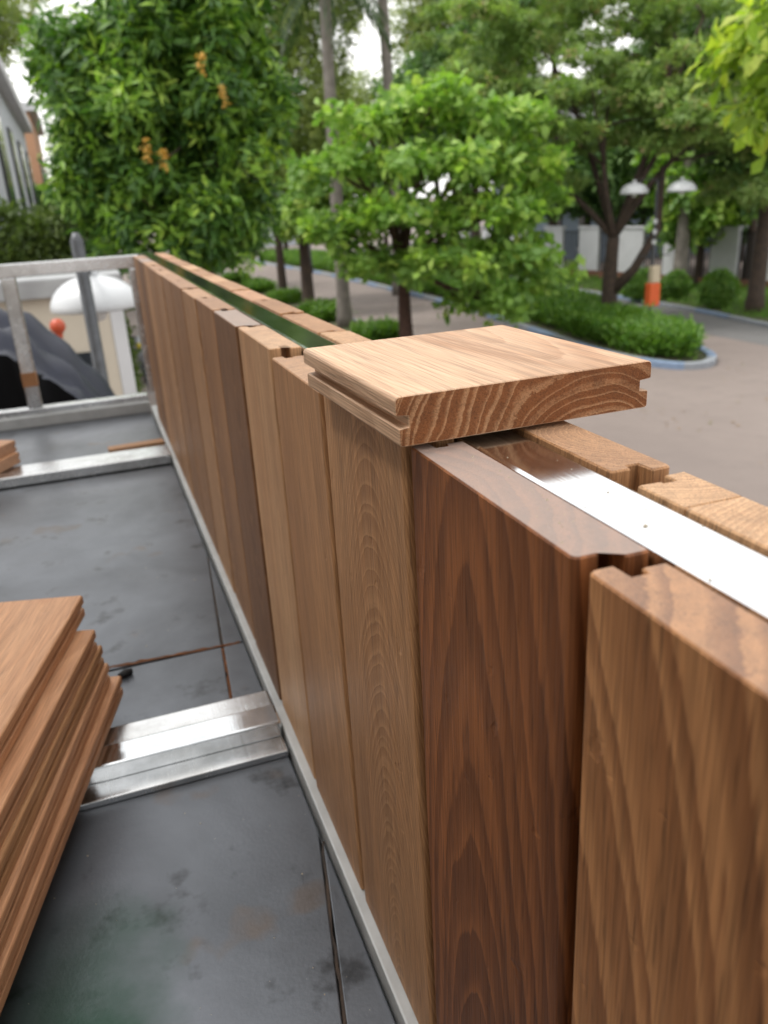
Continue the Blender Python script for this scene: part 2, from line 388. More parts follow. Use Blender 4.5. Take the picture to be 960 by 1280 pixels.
def tree(name, label, base, fork_z, r0, lobes, style, n, group=None, bark='bark', lean=(0, 0), limb_every=1, clump=0, frac=.42, flat=1.0, spread=.72, cat='tree', extra=None, m=None, size=1.0, gap=.35, shell=.45, twigs=5):
    root = empty(name, base, label, cat, group)
    b = np.array(base, float); top = np.array([b[0]+lean[0], b[1]+lean[1], fork_z])
    mb = MB(); path = bend(b-np.array([0, 0, .1]), top, 0, 6, .025)
    mb.tube(path, [r0*(1.25 if i == 0 else 1.0-.38*i/6) for i in range(7)], 10)
    for l in lobes[::limb_every]:
        c = np.array(l[:3]); rl = r0*.42
        p = bend(top-np.array([0, 0, .05*rng.random()]), c, .12, 6, .07)
        mb.tube(p, [rl*(1-.12*i) for i in range(7)], 7)
        for k in range(twigs):
            d = norm(rng.normal(size=3)); e = c+d*np.array(l[3:6])*.85
            q = bend(p[3+k % 4], e, .08, 4, .08); mb.tube(q, [rl*.4*(1-.2*i) for i in range(5)], 5)
    mb.build('trunk', M[bark], root, True)
    C, A = lobe_points(sub_lobes(lobes, clump, frac, flat, spread) if clump else lobes, n, .2 if clump else shell, gap)
    S = dict(mango=(13, .205, .060, 1.05, .5, 'mango', .4), almond=(8, .29, .16, 1.2, .12, 'almond', .6), fine=(14, .15, .06, 1.1, .2, 'fine', .5),
             olive=(14, .17, .05, 1.0, .35, 'olive', .4), deep=(11, .22, .10, 1.15, .3, 'deep', .4), lime=(7, .24, .13, 1.15, .25, 'lime', .5), wisp=(12, .5, .03, .9, .7, 'olive', .3))[style]
    mm, L, W, sp, dr, mt, up = S
    rosettes('crown', C, A, m or mm, L*size, W*size, sp, dr, M[mt], root, up, jitter=L*size*.35, fat=.62 if style in ('almond', 'lime') else .5)
    if extra: extra(root, C, A)
    return root
def palm(name, label, base, h, r0, lean, group=None, nf=16, fl=2.6):
    root = empty(name, base, label, 'palm tree', group)
    b = np.array(base, float); top = b+np.array([lean[0], lean[1], h])
    mb = MB(); k = 22; pts = [b+(top-b)*(i/k)+np.array([lean[0], lean[1], 0])*-.25*math.sin(math.pi*i/k) for i in range(k+1)]; pts[0][2] -= .1
    mb.tube(pts, [r0*(1.35-.35*min(1, i/3)-.25*i/k)*(1+.03*(i % 2)) for i in range(k+1)], 12)
    mb.build('trunk', M['bark_pale'], root, True)
    for i in range(nf):
        az = 2*math.pi*(i*.382)+rng.normal()*.1; el = .95-1.5*(i/nf)
        d = np.array([math.cos(az)*math.cos(el), math.sin(az)*math.cos(el), math.sin(el)])
        ns = 14; P = [top+np.array([0, 0, .05])]; dd = d.copy()
        for j in range(ns): dd = norm(dd+np.array([0, 0, -.085])); P.append(P[-1]+dd*fl/ns)
        P = np.array(P); T = norm(np.gradient(P, axis=0)); s_ = norm(np.cross(T, np.array([0, 0, 1.])))
        ii = np.repeat(np.linspace(2, ns, 36), 2); lo = ii.astype(int).clip(0, ns-1); fr = (ii-lo)[:, None]
        B = P[lo]*(1-fr)+P[lo+1]*fr; TT = T[lo]; SS = s_[lo]*np.tile([1, -1], 36)[:, None]
        D = norm(SS*.8+TT*.55+np.array([0, 0, -.45])+rng.normal(size=B.shape)*.08)
        taper = np.sin(np.pi*np.clip((ii-1)/ns, 0, 1)**.8)*.6+.35
        fr_o = leaf_mesh('frond', B, D, np.tile([0, 0, 1.], (len(B), 1)), .62*taper*fl/2.6, np.full(len(B), .05), rng.uniform(0, 1, len(B)), M['palm'], root)
        MB().tube(P, [.022*(1-.9*j/ns)+.003 for j in range(ns+1)], 5).build('rachis', M['palm'], fr_o)
    return root

# ------------------------------------------------------------------ ground, road, islands
def smooth_poly(pts, k=6):
    pts = np.array(pts, float); out = []; n = len(pts)
    for i in range(n):
        p0, p1, p2, p3 = pts[i-1], pts[i], pts[(i+1) % n], pts[(i+2) % n]
        for j in range(k):
            s = j/k; out.append(.5*((2*p1)+(-p0+p2)*s+(2*p0-5*p1+4*p2-p3)*s*s+(-p0+3*p1-3*p2+p3)*s**3))
    return np.array(out)
def offset(poly, d):
    p = np.array(poly); t = np.roll(p, -1, 0)-np.roll(p, 1, 0); t = t/np.linalg.norm(t, axis=1)[:, None]
    area = np.sum(p[:, 0]*np.roll(p[:, 1], -1)-np.roll(p[:, 0], -1)*p[:, 1])
    nn = np.stack([t[:, 1], -t[:, 0]], 1)*(1 if area > 0 else -1)
    return p+nn*d
def inside(poly, q):
    x, y = q[:, 0], q[:, 1]; c = np.zeros(len(q), bool); n = len(poly)
    for i in range(n):
        x1, y1 = poly[i]; x2, y2 = poly[i-1]
        hit = ((y1 > y) != (y2 > y)) & (x < (x2-x1)*(y-y1)/(y2-y1+1e-12)+x1); c ^= hit
    return c
g = MB(); g.add([(-400,-400,0),(400,-400,0),(400,700,0),(-400,700,0)], [(0,1,2,3)]); tag(g.build('ground', M['asphalt']), kind='structure')
lane = MB(); lane.add([(15.2,10,.004),(17.4,10,.004),(20.5,60,.004),(15.4,60,.004)], [(0,1,2,3)]); tag(lane.build('road', M['lane']), kind='structure')

isl = smooth_poly([(11.6,60),(12.3,45),(12.4,36),(12.35,28),(11.75,21),(11.35,17),(11.6,14.9),(12.3,14.25),(13.1,14.8),(13.7,16.2),(14.5,19),(15.4,23.4),(15.85,29.6),(15.8,40),(15.2,60)])
def kerbed(poly, soil_name, kerb_name, w=.2, h=.14, seg=1.0):
    tag(MB().prism([tuple(p) for p in offset(poly, -w)], -.02, h-.03).build(soil_name, M['soil']), kind='structure')
    inn = offset(poly, -w); n = len(poly); root = bpy.data.objects.new(kerb_name, None); col.objects.link(root); tag(root, kind='structure')
    i = 0; k = 0
    while i < n:
        j = i; L = 0
        while j < n and L < seg: L += np.linalg.norm(poly[(j+1) % n]-poly[j % n]); j += 1
        idx = [q % n for q in range(i, j+1)]
        a = [poly[q] for q in idx]; b = [inn[q] for q in idx][::-1]
        a[0] = a[0]+(a[1]-a[0])*.01; b[-1] = b[-1]+(b[-2]-b[-1])*.01
        MB().prism([tuple(p) for p in a+b], -.03, h).build('kerb_stone', M['kerb_blue' if k % 2 else 'kerb_white'], root, bevel=.012)
        i = j; k += 1
kerbed(isl, 'island_soil', 'kerb', seg=1.1)
isl_in = offset(isl, -.45)
q = np.stack([rng.uniform(11, 16, 60000), 14+46*rng.uniform(0, 1, 60000)**1.7], 1); q = q[inside(isl_in, q)][:26000]
lf = np.sin(q[:, 0]*2.1)*np.sin(q[:, 1]*1.3)
zt = .12+rng.uniform(0, 1, len(q))**.6*(.42+.10*lf)
rosettes('ground_cover', np.c_[q, zt], np.tile([0, 0, 1.], (len(q), 1)), 6, .17, .05, .8, .05, M['grass'], None, .4, jitter=.08)
tag(bpy.data.objects['ground_cover'], 'dense low green planting filling the kerbed traffic island', 'ground cover', kind='stuff')
nl = 420; lp = np.stack([rng.uniform(8.6, 13.5, nl), rng.uniform(7, 32, nl), np.full(nl, .012)], 1); lp = lp[~inside(isl, lp[:, :2])]; nl = len(lp)
ld = norm(np.c_[rng.normal(size=(nl, 2)), rng.normal(size=nl)*.15]); ll = rng.uniform(.05, .11, nl)
lt = leaf_mesh('leaf_litter', lp, ld, np.tile([0, 0, 1.], (nl, 1)), ll, ll*.45, rng.uniform(0, 1, nl), M['litter'], None, -.05)
tag(lt, 'fallen dry leaves scattered on the asphalt beside the traffic island', 'leaf litter', kind='stuff')
# far verge in front of the white wall, near verge under the row of trunks
verge = smooth_poly([(17.0,8),(16.9,13),(17.1,17.4),(17.6,21),(17.7,24),(18.2,34),(19.7,49),(21,64),(26,64),(24,49),(22,34),(23,24),(25.5,17),(26,8)], 4)
kerbed(verge, 'verge', 'verge_kerb', w=.15, h=.1, seg=1.6)
q = np.stack([rng.uniform(16.9, 24, 60000), 14+36*rng.uniform(0, 1, 60000)**1.6], 1); q = q[inside(offset(verge, -.3), q)][:16000]
rosettes('lawn_grass', np.c_[q, np.full(len(q), .06)], np.tile([0, 0, 1.], (len(q), 1)), 5, .12, .02, .6, 0, M['grass'], None, .5, jitter=.06)
tag(bpy.data.objects['lawn_grass'], 'short grass along the far verge before the white wall', 'grass', kind='stuff')
nv = smooth_poly([(7.4,19.2),(6.9,20),(6.75,30),(6.8,50),(7.6,62),(8.2,50),(8.3,30),(8.35,20),(7.9,19.2)], 4)
kerbed(nv, 'planting_strip', 'planting_strip_kerb', w=.13, h=.1, seg=1.6)
q = np.stack([rng.uniform(6.8, 8.3, 30000), 19.5+29*rng.uniform(0, 1, 30000)], 1); q = q[inside(offset(nv, -.25), q)]
q = q[np.sin(q[:, 1]*1.15+1.2)+.5*np.sin(q[:, 1]*2.9) > .75][:2600]
rosettes('strip_planting', np.c_[q, .1+rng.uniform(0, .26, len(q))], np.tile([0, 0, 1.], (len(q), 1)), 6, .2, .06, .8, .05, M['grass'], None, .4, jitter=.09)
tag(bpy.data.objects['strip_planting'], 'low green plants between the trunks of the tree row', 'ground cover', kind='stuff')

# ------------------------------------------------------------------ canopy deck of sheet steel
deck = empty('steel_canopy', (-.6, .7, 0), 'flat canopy roof of dull grey steel sheets with silvery cross beams', 'canopy')
ZS = CZ-.450
MB().box(-1.3, .0965, -.9, 2.02, ZS-.085, ZS-.0075).build('underlay', M['under'], deck)
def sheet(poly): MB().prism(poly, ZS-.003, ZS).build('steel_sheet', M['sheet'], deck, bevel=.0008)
seamA = lambda y: .098-(.49-y)*.184
seamB = lambda y: .064+(y-.68)*.082
gp = .0015
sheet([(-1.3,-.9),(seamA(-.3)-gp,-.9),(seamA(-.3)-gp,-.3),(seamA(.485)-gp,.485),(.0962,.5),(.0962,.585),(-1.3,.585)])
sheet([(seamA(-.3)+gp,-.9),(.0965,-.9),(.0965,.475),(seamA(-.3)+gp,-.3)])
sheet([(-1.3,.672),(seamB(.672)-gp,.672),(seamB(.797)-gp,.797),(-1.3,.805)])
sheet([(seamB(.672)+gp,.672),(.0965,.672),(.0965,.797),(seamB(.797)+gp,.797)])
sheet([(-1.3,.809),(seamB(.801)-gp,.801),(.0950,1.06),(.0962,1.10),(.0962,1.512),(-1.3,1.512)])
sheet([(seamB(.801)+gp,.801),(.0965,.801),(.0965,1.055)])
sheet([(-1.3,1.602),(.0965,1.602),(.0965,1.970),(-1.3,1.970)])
def bead(pts, r, name, mat, k=40):
    P = []; pts = np.array(pts, float)
    for i in range(k+1):
        s = i/k*(len(pts)-1); j = min(int(s), len(pts)-2); P.append(pts[j]*(1-(s-j))+pts[j+1]*(s-j)+rng.normal(size=3)*np.array([.0006, .0006, .0001]))
    mb = MB().tube(P, [r*rng.uniform(.55, 1.35) for _ in P], 6); z0 = pts[:, 2].mean(); mb.v = [(x_, y_, z0+(z_-z0)*.15) for x_, y_, z_ in mb.v]; mb.build(name, mat, deck, True)
bead([(-.4, .808, ZS), (-.04, .806, ZS), (.094, .799, ZS)], .0030, 'rusty_seam', M['rust'])
bead([(seamB(.675), .675, ZS-.001), (seamB(.797), .797, ZS-.001)], .0020, 'rusty_seam', M['rust'], 20)
bead([(seamB(.80), .80, ZS-.001), (.0945, 1.05, ZS-.001)], .0017, 'dark_seam', M['darkseam'], 30)
bead([(seamA(.0), .0, ZS-.0012), (seamA(.478), .478, ZS-.0012)], .0013, 'dark_seam', M['darkseam'], 40)
def hollow(x0, x1, y0, y1, z0, z1, name, mat, parent, bev=.002): return MB().box(x0, x1, y0, y1, z0, z1).build(name, mat, parent, bevel=bev)
hollow(-1.3, .0972, .6395, .668, ZS+.0005, CZ-.4325, 'cross_beam', M['tube'], deck)
hollow(-1.3, .0972, .607, .6365, ZS+.0005, CZ-.4285, 'cross_beam', M['stainless'], deck)
MB().box(-1.3, .0968, .584, .6065, ZS+.0004, CZ-.4435).build('beam_flange', M['tube'], deck, bevel=.001)
hollow(-1.3, .0972, 1.518, 1.556, ZS+.0005, CZ-.4300, 'cross_beam', M['tube'], deck)
hollow(-1.3, .0972, 1.5585, 1.597, ZS+.0005, CZ-.4320, 'cross_beam', M['tube'], deck)
for x in (-1.2, .03):
    for y in (-.8, 1.95):
        hollow(x-.04, x+.04, y-.04, y+.04, -.02, ZS-.0852, 'column', M['rail'], deck, .004)
MB().box(.098, .165, -.86, 2.02, ZS-.085, ZS-.0145).build('edge_beam', M['rail'], deck, bevel=.002)

# ------------------------------------------------------------------ boards
def profile(w, t, rear_r, rear_l, r=.0024, gd=.0075):
    h = w/2; P = []
    def arc(cx, cy, rr, a0, a1, k=5):
        for i in range(k+1):
            a = a0+(a1-a0)*i/k; P.append((cx+rr*math.cos(a), cy+rr*math.sin(a)))
    g0, g1 = t*.38, t*.63
    arc(-h+r, r, r, math.pi, 1.5*math.pi); arc(h-r, r, r, 1.5*math.pi, 2*math.pi)
    P += [(h, g0-.0004), (h-.0005, g0), (h-gd, g0+.0004), (h-gd, g1-.0003), (h+rear_r-.0005, g1), (h+rear_r, g1+.0005)]
    arc(h+rear_r-.0012, t-.0012, .0012, 0, .5*math.pi, 3); arc(-h-rear_l+.0012, t-.0012, .0012, .5*math.pi, math.pi, 3)
    P += [(-h-rear_l, g1+.0005), (-h-rear_l+.0005, g1), (-h+gd, g1-.0003), (-h+gd, g0+.0004), (-h+.0005, g0), (-h, g0-.0004)]
    return P
def board_mesh(name, prof, L, c=.0006):
    n = len(prof); p = np.array(prof); inn = offset(prof, -c)
    rings = [(inn, 0.0), (p, c), (p, L-c), (inn, L)]
    V = [(x, y, z) for pr, z in rings for x, y in pr]
    F = [(k*n+i, k*n+(i+1) % n, (k+1)*n+(i+1) % n, (k+1)*n+i) for k in range(3) for i in range(n)]
    F += [tuple(range(n-1, -1, -1)), tuple(3*n+i for i in range(n))]
    mb = MB(); mb.add(V, F); me = mb.mesh(name); me.materials.append(M['wood']); return me
TONES = dict(  # (light, dark) heartwood colours of single boards
    orange=((.50, .24, .10), (.225, .09, .034)), dark=((.31, .112, .037), (.09, .027, .008)), tan=((.60, .335, .165), (.32, .152, .064)),
    pale=((.74, .46, .255), (.43, .225, .105)), mid=((.48, .25, .115), (.245, .112, .047)), umber=((.31, .155, .072), (.145, .065, .027)), rosy=((.66, .37, .205), (.43, .205, .098)))
def wood_props(o, tone, pith, ring, seed):
    l, d = TONES[tone]; o['wood_light'] = l; o['wood_dark'] = d
    o['pith'] = [float(x) for x in pith]; o['ring'] = [float(x) for x in ring]; o['seed'] = float(seed); o['cut'] = 1.0; o['grey'] = .25; o['pore'] = .75
def place(name, me, origin, X, Y, Z, parent=None):
    o = bpy.data.objects.new(name, me); col.objects.link(o)
    m = Matrix(((X[0], Y[0], Z[0], origin[0]), (X[1], Y[1], Z[1], origin[1]), (X[2], Y[2], Z[2], origin[2]), (0, 0, 0, 1)))
    if parent is not None: m = Matrix.Translation(parent.location).inverted() @ m
    o.matrix_basis = m
    if parent is not None: o.parent = parent
    return o
BW, BT, WP = .1152, .0206, .1215
X0 = .1056
wall = empty('plank_parapet', (.14, 1.0, CZ-.462), 'low parapet of brown vertical planks either side of a shiny steel tube', 'parapet')
ZB = CZ-.4368
me_wall = board_mesh('wall_plank', profile(BW, BT, .0042, -.0042), .3468)
me_out = board_mesh('wall_plank_outer', profile(BW, BT+.0005, .0042, -.0042), .3468)
me_narrow = board_mesh('wall_plank_narrow', [(-.013,0),(.013,0),(.013,.008),(.0072,.008),(.0072,.013),(.0088,.013),(.0088,.0211),(-.013,.0211)], .3468)
me_square = board_mesh('wall_plank_square', [(-BW/2,0),(BW/2,0),(BW/2,.0211),(-BW/2,.0211)], .3468)
spec = {  # k: (height offset, tone, pith, ring)
    -2: (0, 'mid', (.02, .07, .1), (.003, .01, .6)), -1: (0, 'tan', (-.03, .05, .1), (.003, .01, .6)),
    0: (-.0005, 'orange', (-.115, .004, .30), (.0105, .012, .8)),
    1: (.0002, 'dark', (-.006, -.022, .13), (.0066, .020, .62)),
    2: (.0008, 'tan', (.012, -.014, .22), (.0019, .007, .46)),
    3: (-.0042, 'tan', (.09, .10, .12), (.0030, .008, .42)),
    4: (.0004, 'pale', (-.10, .06, .10), (.0032, .008, .4)),
    5: (.0002, 'umber', (.02, .06, .12), (.0035, .010, .5)),
    6: (.0004, 'mid', (-.04, .08, .2), (.0035, .010, .45)),
    7: (-.0003, 'tan', (.05, .09, .1), (.0035, .010, .4)),
    8: (.0003, 'mid', (.0, .08, .2), (.0035, .010, .45))}
for k in range(-2, 15):
    dz, tone, pi_, ri = spec.get(k, (rng.uniform(-.0008, .0004), ['mid', 'tan', 'mid', 'tan', 'mid', 'tan', 'umber'][k % 7], (rng.uniform(-.08, .08), rng.uniform(.03, .1), .15), (.0035, .01, .45)))
    yc = .159+WP*(k-1)+WP/2+.0022
    o = place('plank', me_wall, (X0+rng.uniform(-.0004, .0004), yc, ZB), (0, -1, 0), (1, 0, 0), (0, 0, 1), wall)
    sc_ = (.3468+dz)/.3468
    o.matrix_basis = o.matrix_basis @ Matrix.Diagonal((1, 1, sc_, 1)); wood_props(o, tone, pi_, ri, k*7.3+20); o['cut'] = 1.5 if tone in ('dark', 'umber') else 1.4; o['grey'] = 1.35 if tone in ('dark', 'umber') else .4
XO = .1740
yo = .2065
outs = [('n', .193)]+[('w', yo+.0025+WP/2+WP*k) for k in range(15)]+[('s', .1797-BW/2-.0004), ('s', .1797-BW/2-.0004-WP)]
tones_o = ['pale', 'tan', 'tan', 'pale', 'tan', 'mid', 'rosy', 'tan', 'pale', 'tan', 'pale', 'mid', 'tan', 'rosy', 'tan', 'pale', 'pale', 'tan']
for i, (kind, yc) in enumerate(outs):
    if yc > 1.93: continue
    me = dict(n=me_narrow, s=me_square, w=me_out)[kind]
    o = place('plank', me, (XO, yc, ZB), (0, 1, 0), (-1, 0, 0), (0, 0, 1), wall)
    dz = rng.uniform(-.001, .0015) if yc < .5 else rng.uniform(-.0010, .0003)
    if abs(yc-.27) < .03: dz = .0006
    if yc < .205: dz = .0004
    o.matrix_basis = o.matrix_basis @ Matrix.Diagonal((1, 1, (.3468+dz)/.3468, 1))
    wood_props(o, tones_o[i], (rng.uniform(-.05, .05), rng.uniform(.02, .06), rng.uniform(.05, .2)), (.0024, .008, .26), i*5.1+200)
MB().box(.1272, .1514, -.21, 1.982, CZ-.1165, CZ-.0901).build('top_tube', M['stainless'], wall, bevel=.0022)
for y in (-.18, .62, 1.30, 1.94): MB().box(.1282, .1504, y, y+.024, ZB+.001, CZ-.1168).build('upright', M['tube'], wall)
MB().box(.0986, .177, -.21, 1.982, CZ-.462, ZB-.0004).build('bottom_rail', M['rail'], wall, bevel=.0015)

# far end: bare steel frame not yet clad
fr = empty('end_railing', (-.5, 2.0, CZ-.45), 'bare silvery steel tube frame closing the end of the canopy', 'frame')
MB().box(-1.28, .1250, 1.986, 2.016, CZ-.1225, CZ-.0945).build('top_rail', M['tube'], fr, bevel=.002)
MB().box(-1.28, .0962, 1.986, 2.016, CZ-.4485, CZ-.410).build('bottom_rail', M['tube'], fr, bevel=.002)
MB().box(-1.28, .0962, 1.9720, 1.9850, CZ-.4490, CZ-.4250).build('bottom_rail', M['rail'], fr, bevel=.001)
for x in (-.154, -.70, -1.265):
    MB().box(x-.015, x+.015, 1.9865, 2.0155, CZ-.4097, CZ-.1228).build('post', M['tube'], fr, bevel=.002)
    if x == -.154: MB().box(x-.0158, x+.0158, 1.9857, 2.0163, CZ-.360, CZ-.328).build('tape_band', M['tape'], fr, bevel=.001)
MB().box(.0995, .1250, 1.986, 2.016, CZ-.4097, CZ-.1228).build('post', M['tube'], fr, bevel=.002)

# loose offcut lying across the parapet
me_loose = board_mesh('offcut', profile(.1125, .0192, -.0012, -.0012, .0022, .0052), .1215, .0004)
o = place('timber_offcut', me_loose, (.1540, .2722, CZ-.0681), (math.cos(.022), math.sin(.022), 0), (0, 0, -1), (-math.sin(.022), math.cos(.022), 0))
wood_props(o, 'pale', (.034, .046, .10), (.0044, .032, .17), 3.3); o['cut'] = -.15; o['grey'] = 0.0; o['pore'] = .2
o['wood_light'] = (.92, .65, .445); o['wood_dark'] = (.31, .135, .055)
tag(o, 'short pale timber offcut with grooved edges lying across the parapet top', 'timber offcut')

# stack of five boards on the deck
u = np.array([.262, .965]); u = u/np.linalg.norm(u); pr = np.array([u[1], -u[0]])
me_stack = board_mesh('stack_board', profile(.1165, .0206, -.001, -.001, .002), .40)
far_corner = [(-.0505, .723), (-.0440, .692), (-.0415, .700), (-.0395, .703), (-.0310, .711)]
lab = ['topmost board of the brown stack lying on the steel cross beam', 'second board from the top of the brown stack on the cross beam', 'middle board of the five-high brown stack on the cross beam',
       'second board from the bottom of the brown stack on the cross beam', 'lowest board of the brown stack, resting directly on the steel cross beam']
for i, c in enumerate(far_corner):
    zt = CZ-.4283+.0209*(5-i)-.0003
    a = rng.normal()*.006; uu = u+pr*a; uu = uu/np.linalg.norm(uu); pp = np.array([uu[1], -uu[0]])
    org = np.array(c)-pp*.05825-uu*.40
    o = place('timber_board', me_stack, (org[0], org[1], zt), (pp[0], pp[1], 0), (0, 0, -1), (uu[0], uu[1], 0))
    wood_props(o, ['rosy', 'rosy', 'tan', 'rosy', 'rosy'][i], (rng.uniform(-.06, .06), .07, .05), (.004, .008, .3), 60+i*3.1); o['pore'] = .35
    tag(o, lab[i], 'timber board', 'boards stacked on the canopy')
# two short boards farther along and one strip against the end frame
me_short = board_mesh('short_board', profile(.1165, .0206, -.001, -.001, .002), .30)
for i, (cx, cy, a, l) in enumerate([(-.139, 1.612, .0, 'lower of two boards piled by the bare end frame'), (-.142, 1.622, .012, 'upper of two boards piled by the bare end frame')]):
    uu = np.array([math.sin(.55+a), math.cos(.55+a)]); pp = np.array([uu[1], -uu[0]])
    uu, pp = -pp, uu
    org = np.array([cx, cy])+np.array([-.03, -.004])
    o = place('timber_board', me_short, (org[0]-uu[0]*0-pp[0]*.058, org[1]-pp[1]*.058, CZ-.4298+.0209*(i+1)), (pp[0], pp[1], 0), (0, 0, -1), (uu[0], uu[1], 0))
    wood_props(o, ['rosy', 'rosy'][i], (.03, .07, .05), (.004, .008, .3), 90+i*3.1); tag(o, l, 'timber board', 'boards piled by the end frame')
me_strip = board_mesh('strip', [(-.014,0),(.014,0),(.014,.012),(-.014,.012)], .108)
o = place('timber_strip', me_strip, (-.012, 1.650, ZS+.0123), (.06, -1, 0), (0, 0, -1), (1, .06, 0)); wood_props(o, 'tan', (.03, .05, .05), (.004, .008, .3), 120)
tag(o, 'thin brown timber strip lying on the sheet near the plank parapet', 'timber strip')
o = MB().tube([(-.036, .778, ZS+.003), (-.030, .781, ZS+.0042), (-.023, .784, ZS+.003)], [.003, .0042, .003], 7).build('rubber_plug', M['rubber'], None, True)
tag(o, 'small black rubber plug lying beside the rusty sheet seam', 'plug')

# sawdust crumbs left by the cutting
SD = MB()
def crumb(x, y, z, r_):
    a = rng.uniform(0, 6.28); p = [(x+r_*math.cos(a+q_)*rng.uniform(.5, 1.2), y+r_*math.sin(a+q_)*rng.uniform(.5, 1.2), z) for q_ in (0, 2.1, 4.2)]
    SD.add(p+[(x, y, z+r_*.7)], [(0, 1, 3), (1, 2, 3), (2, 0, 3), (2, 1, 0)])
for _ in range(14): crumb(rng.uniform(.128, .1505), rng.uniform(.06, .27), CZ-.09005, abs(rng.normal(0, .00035))+.0002)
for _ in range(25): crumb(rng.uniform(.108, .125), rng.uniform(.17, .268), CZ-.0898, abs(rng.normal(0, .0003))+.0002)
for _ in range(40): crumb(rng.uniform(-.12, .094), rng.uniform(.3, .575), ZS, abs(rng.normal(0, .0004))+.0002)
for _ in range(30): crumb(rng.uniform(-.05, .094), rng.uniform(.81, 1.3), ZS, abs(rng.normal(0, .0005))+.0003)
tag(SD.build('sawdust', M['beige']), 'fine pale sawdust crumbs scattered over steel sheets and tube', 'sawdust', kind='stuff')

# ------------------------------------------------------------------ things just beyond the canopy
# tarpaulin hung over a tall hidden load: ridges run down to one side
T = MB(); nu, nv_ = 60, 44
for i in range(nu+1):
    s = i/nu; x = -1.2+1.40*s                                   # along the ridge, high end to low end
    rz = CZ+float(np.interp(x, [-1.2, -.54, -.34, -.255, -.10, .02, .20], [-.27, -.325, -.365, -.40, -.545, -.755, -1.15]))
    for j in range(nv_+1):
        a = j/nv_                                               # back hem, over two rolled folds, down the front
        if a < .15: y, z = 3.62, rz-.9*(1-a/.15)
        elif a < .6:
            b = (a-.15)/.45; y = 3.62-.56*b
            z = rz-.09*b+.075*abs(math.sin(b*math.pi*2.5+.3+x*1.2))**.6-.06*b*b
        else:
            b = (a-.6)/.4; y = 3.06-.03*math.sin(b*9+x*14)*b-.06*b; z = (rz-.10)*(1-b)**1.3
        w_ = .012*math.sin(x*31+a*9)+.008*math.sin(x*57-a*23)
        T.v.append((x+.02*math.sin(a*16), y+w_, max(z+w_*(z > .3), 0)))
T.f = [(i*(nv_+1)+j, (i+1)*(nv_+1)+j, (i+1)*(nv_+1)+j+1, i*(nv_+1)+j+1) for i in range(nu) for j in range(nv_)]
for e, sgn in ((0, -1), (nu, 1)):
    b0 = len(T.v)
    for j in range(nv_+1): x, y, z = T.v[e*(nv_+1)+j]; T.v.append((x+.04*sgn, y, 0))
    T.f += [(e*(nv_+1)+j, e*(nv_+1)+j+1, b0+j+1, b0+j) for j in range(nv_)]
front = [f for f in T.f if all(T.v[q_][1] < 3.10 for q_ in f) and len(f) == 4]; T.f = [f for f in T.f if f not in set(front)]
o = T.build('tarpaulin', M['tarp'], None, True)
TF = MB(); TF.v = list(T.v); TF.f = front; front_me = TF.mesh('shaded_front', True); link('shaded_front', front_me, M['tarp_shade'], o, False)  # front of the drape coloured black for the darkness under the folds
tag(o, 'dark navy tarpaulin draped in long folds beyond the bare steel frame', 'tarpaulin')

def dome(mb, c, r_, h):
    prof = [(r_*math.sin(a), h*(math.cos(a)-0)) for a in np.linspace(.06, math.pi/2, 10)]
    prof += [(r_*.985, -.02*r_), (r_*.95, 0)]+[(r_*.95*math.sin(a), h*.94*math.cos(a)-.01) for a in np.linspace(math.pi/2, .05, 8)]
    return mb.lathe(prof, c, 32)
def lamp_post(label, base, top, arms, rz_top, r_sh, pole_r, group, striped=False, polemat='lampdark'):
    root = empty('street_lamp', (base[0], base[1], 0), label, 'street lamp', group)
    b = np.array([base[0], base[1], -.02])
    MB().tube([b, b+np.array([0, 0, .5]), b+np.array([0, 0, .52]), [b[0], b[1], top-.05], [b[0], b[1], top]], [pole_r*1.5, pole_r*1.5, pole_r, pole_r*.9, pole_r*.4], 14).build('pole', M[polemat], root, True)
    for (dx, dy) in arms:
        c = np.array([base[0]+dx, base[1]+dy, rz_top])
        d = np.array([dx, dy]); L = np.linalg.norm(d)
        MB().tube([[b[0], b[1], c[2]+.52*r_sh+.12], [b[0]+dx*.5, b[1]+dy*.5, c[2]+.52*r_sh+.14], [c[0]-dx*.06/L, c[1]-dy*.06/L, c[2]+.52*r_sh+.12], [c[0], c[1], c[2]+.56*r_sh]], max(.014, pole_r*.38), 8).build('arm', M[polemat], root, True)
        mb = MB(); dome(mb, c, r_sh, r_sh*.72)
        sh = mb.build('lamp_shade', M['lampwhite'], root, True)
        MB().lathe([(.045, .70*r_sh), (.05, .72*r_sh), (.05, .82*r_sh), (.03, .9*r_sh), (.001, .92*r_sh)], c, 12).build('cap', M['lampwhite'], sh, True)
        MB().lathe([(.001, -.10), (.05, -.085), (.075, -.03), (.07, .05), (.04, .12)], c, 14).build('bulb', M['lampin'], sh, True)
    if striped:
        for k in range(3):
            z0 = 2.80-k*.26
            MB().lathe([(pole_r*1.25, z0), (pole_r*1.25, z0+.11)], (b[0], b[1], 0), 14).build('white_band', M['lampwhite'], root, True)
        MB().tube([(b[0]-.35, b[1]+.25, 1.98), (b[0]+.35, b[1]-.25, 2.0)], .016, 6).build('cross_bar', M[polemat], root)
    return root
LB = (14.45, 19.05)
lamp_post('dark street lamp with two white dome shades on the traffic island', LB, CZ-.02, [(-.44, .37), (.47, -.38)], CZ-.33, .37, .042, 'street lamps', True)
p = at(390, 262, 48.); lamp_post('distant street lamp with white dome shades seen between the tree trunks', (p[0]-.3, p[1]), CZ-.02, [(-.48, .2), (.48, -.2)], CZ-.40, .37, .055, 'street lamps')
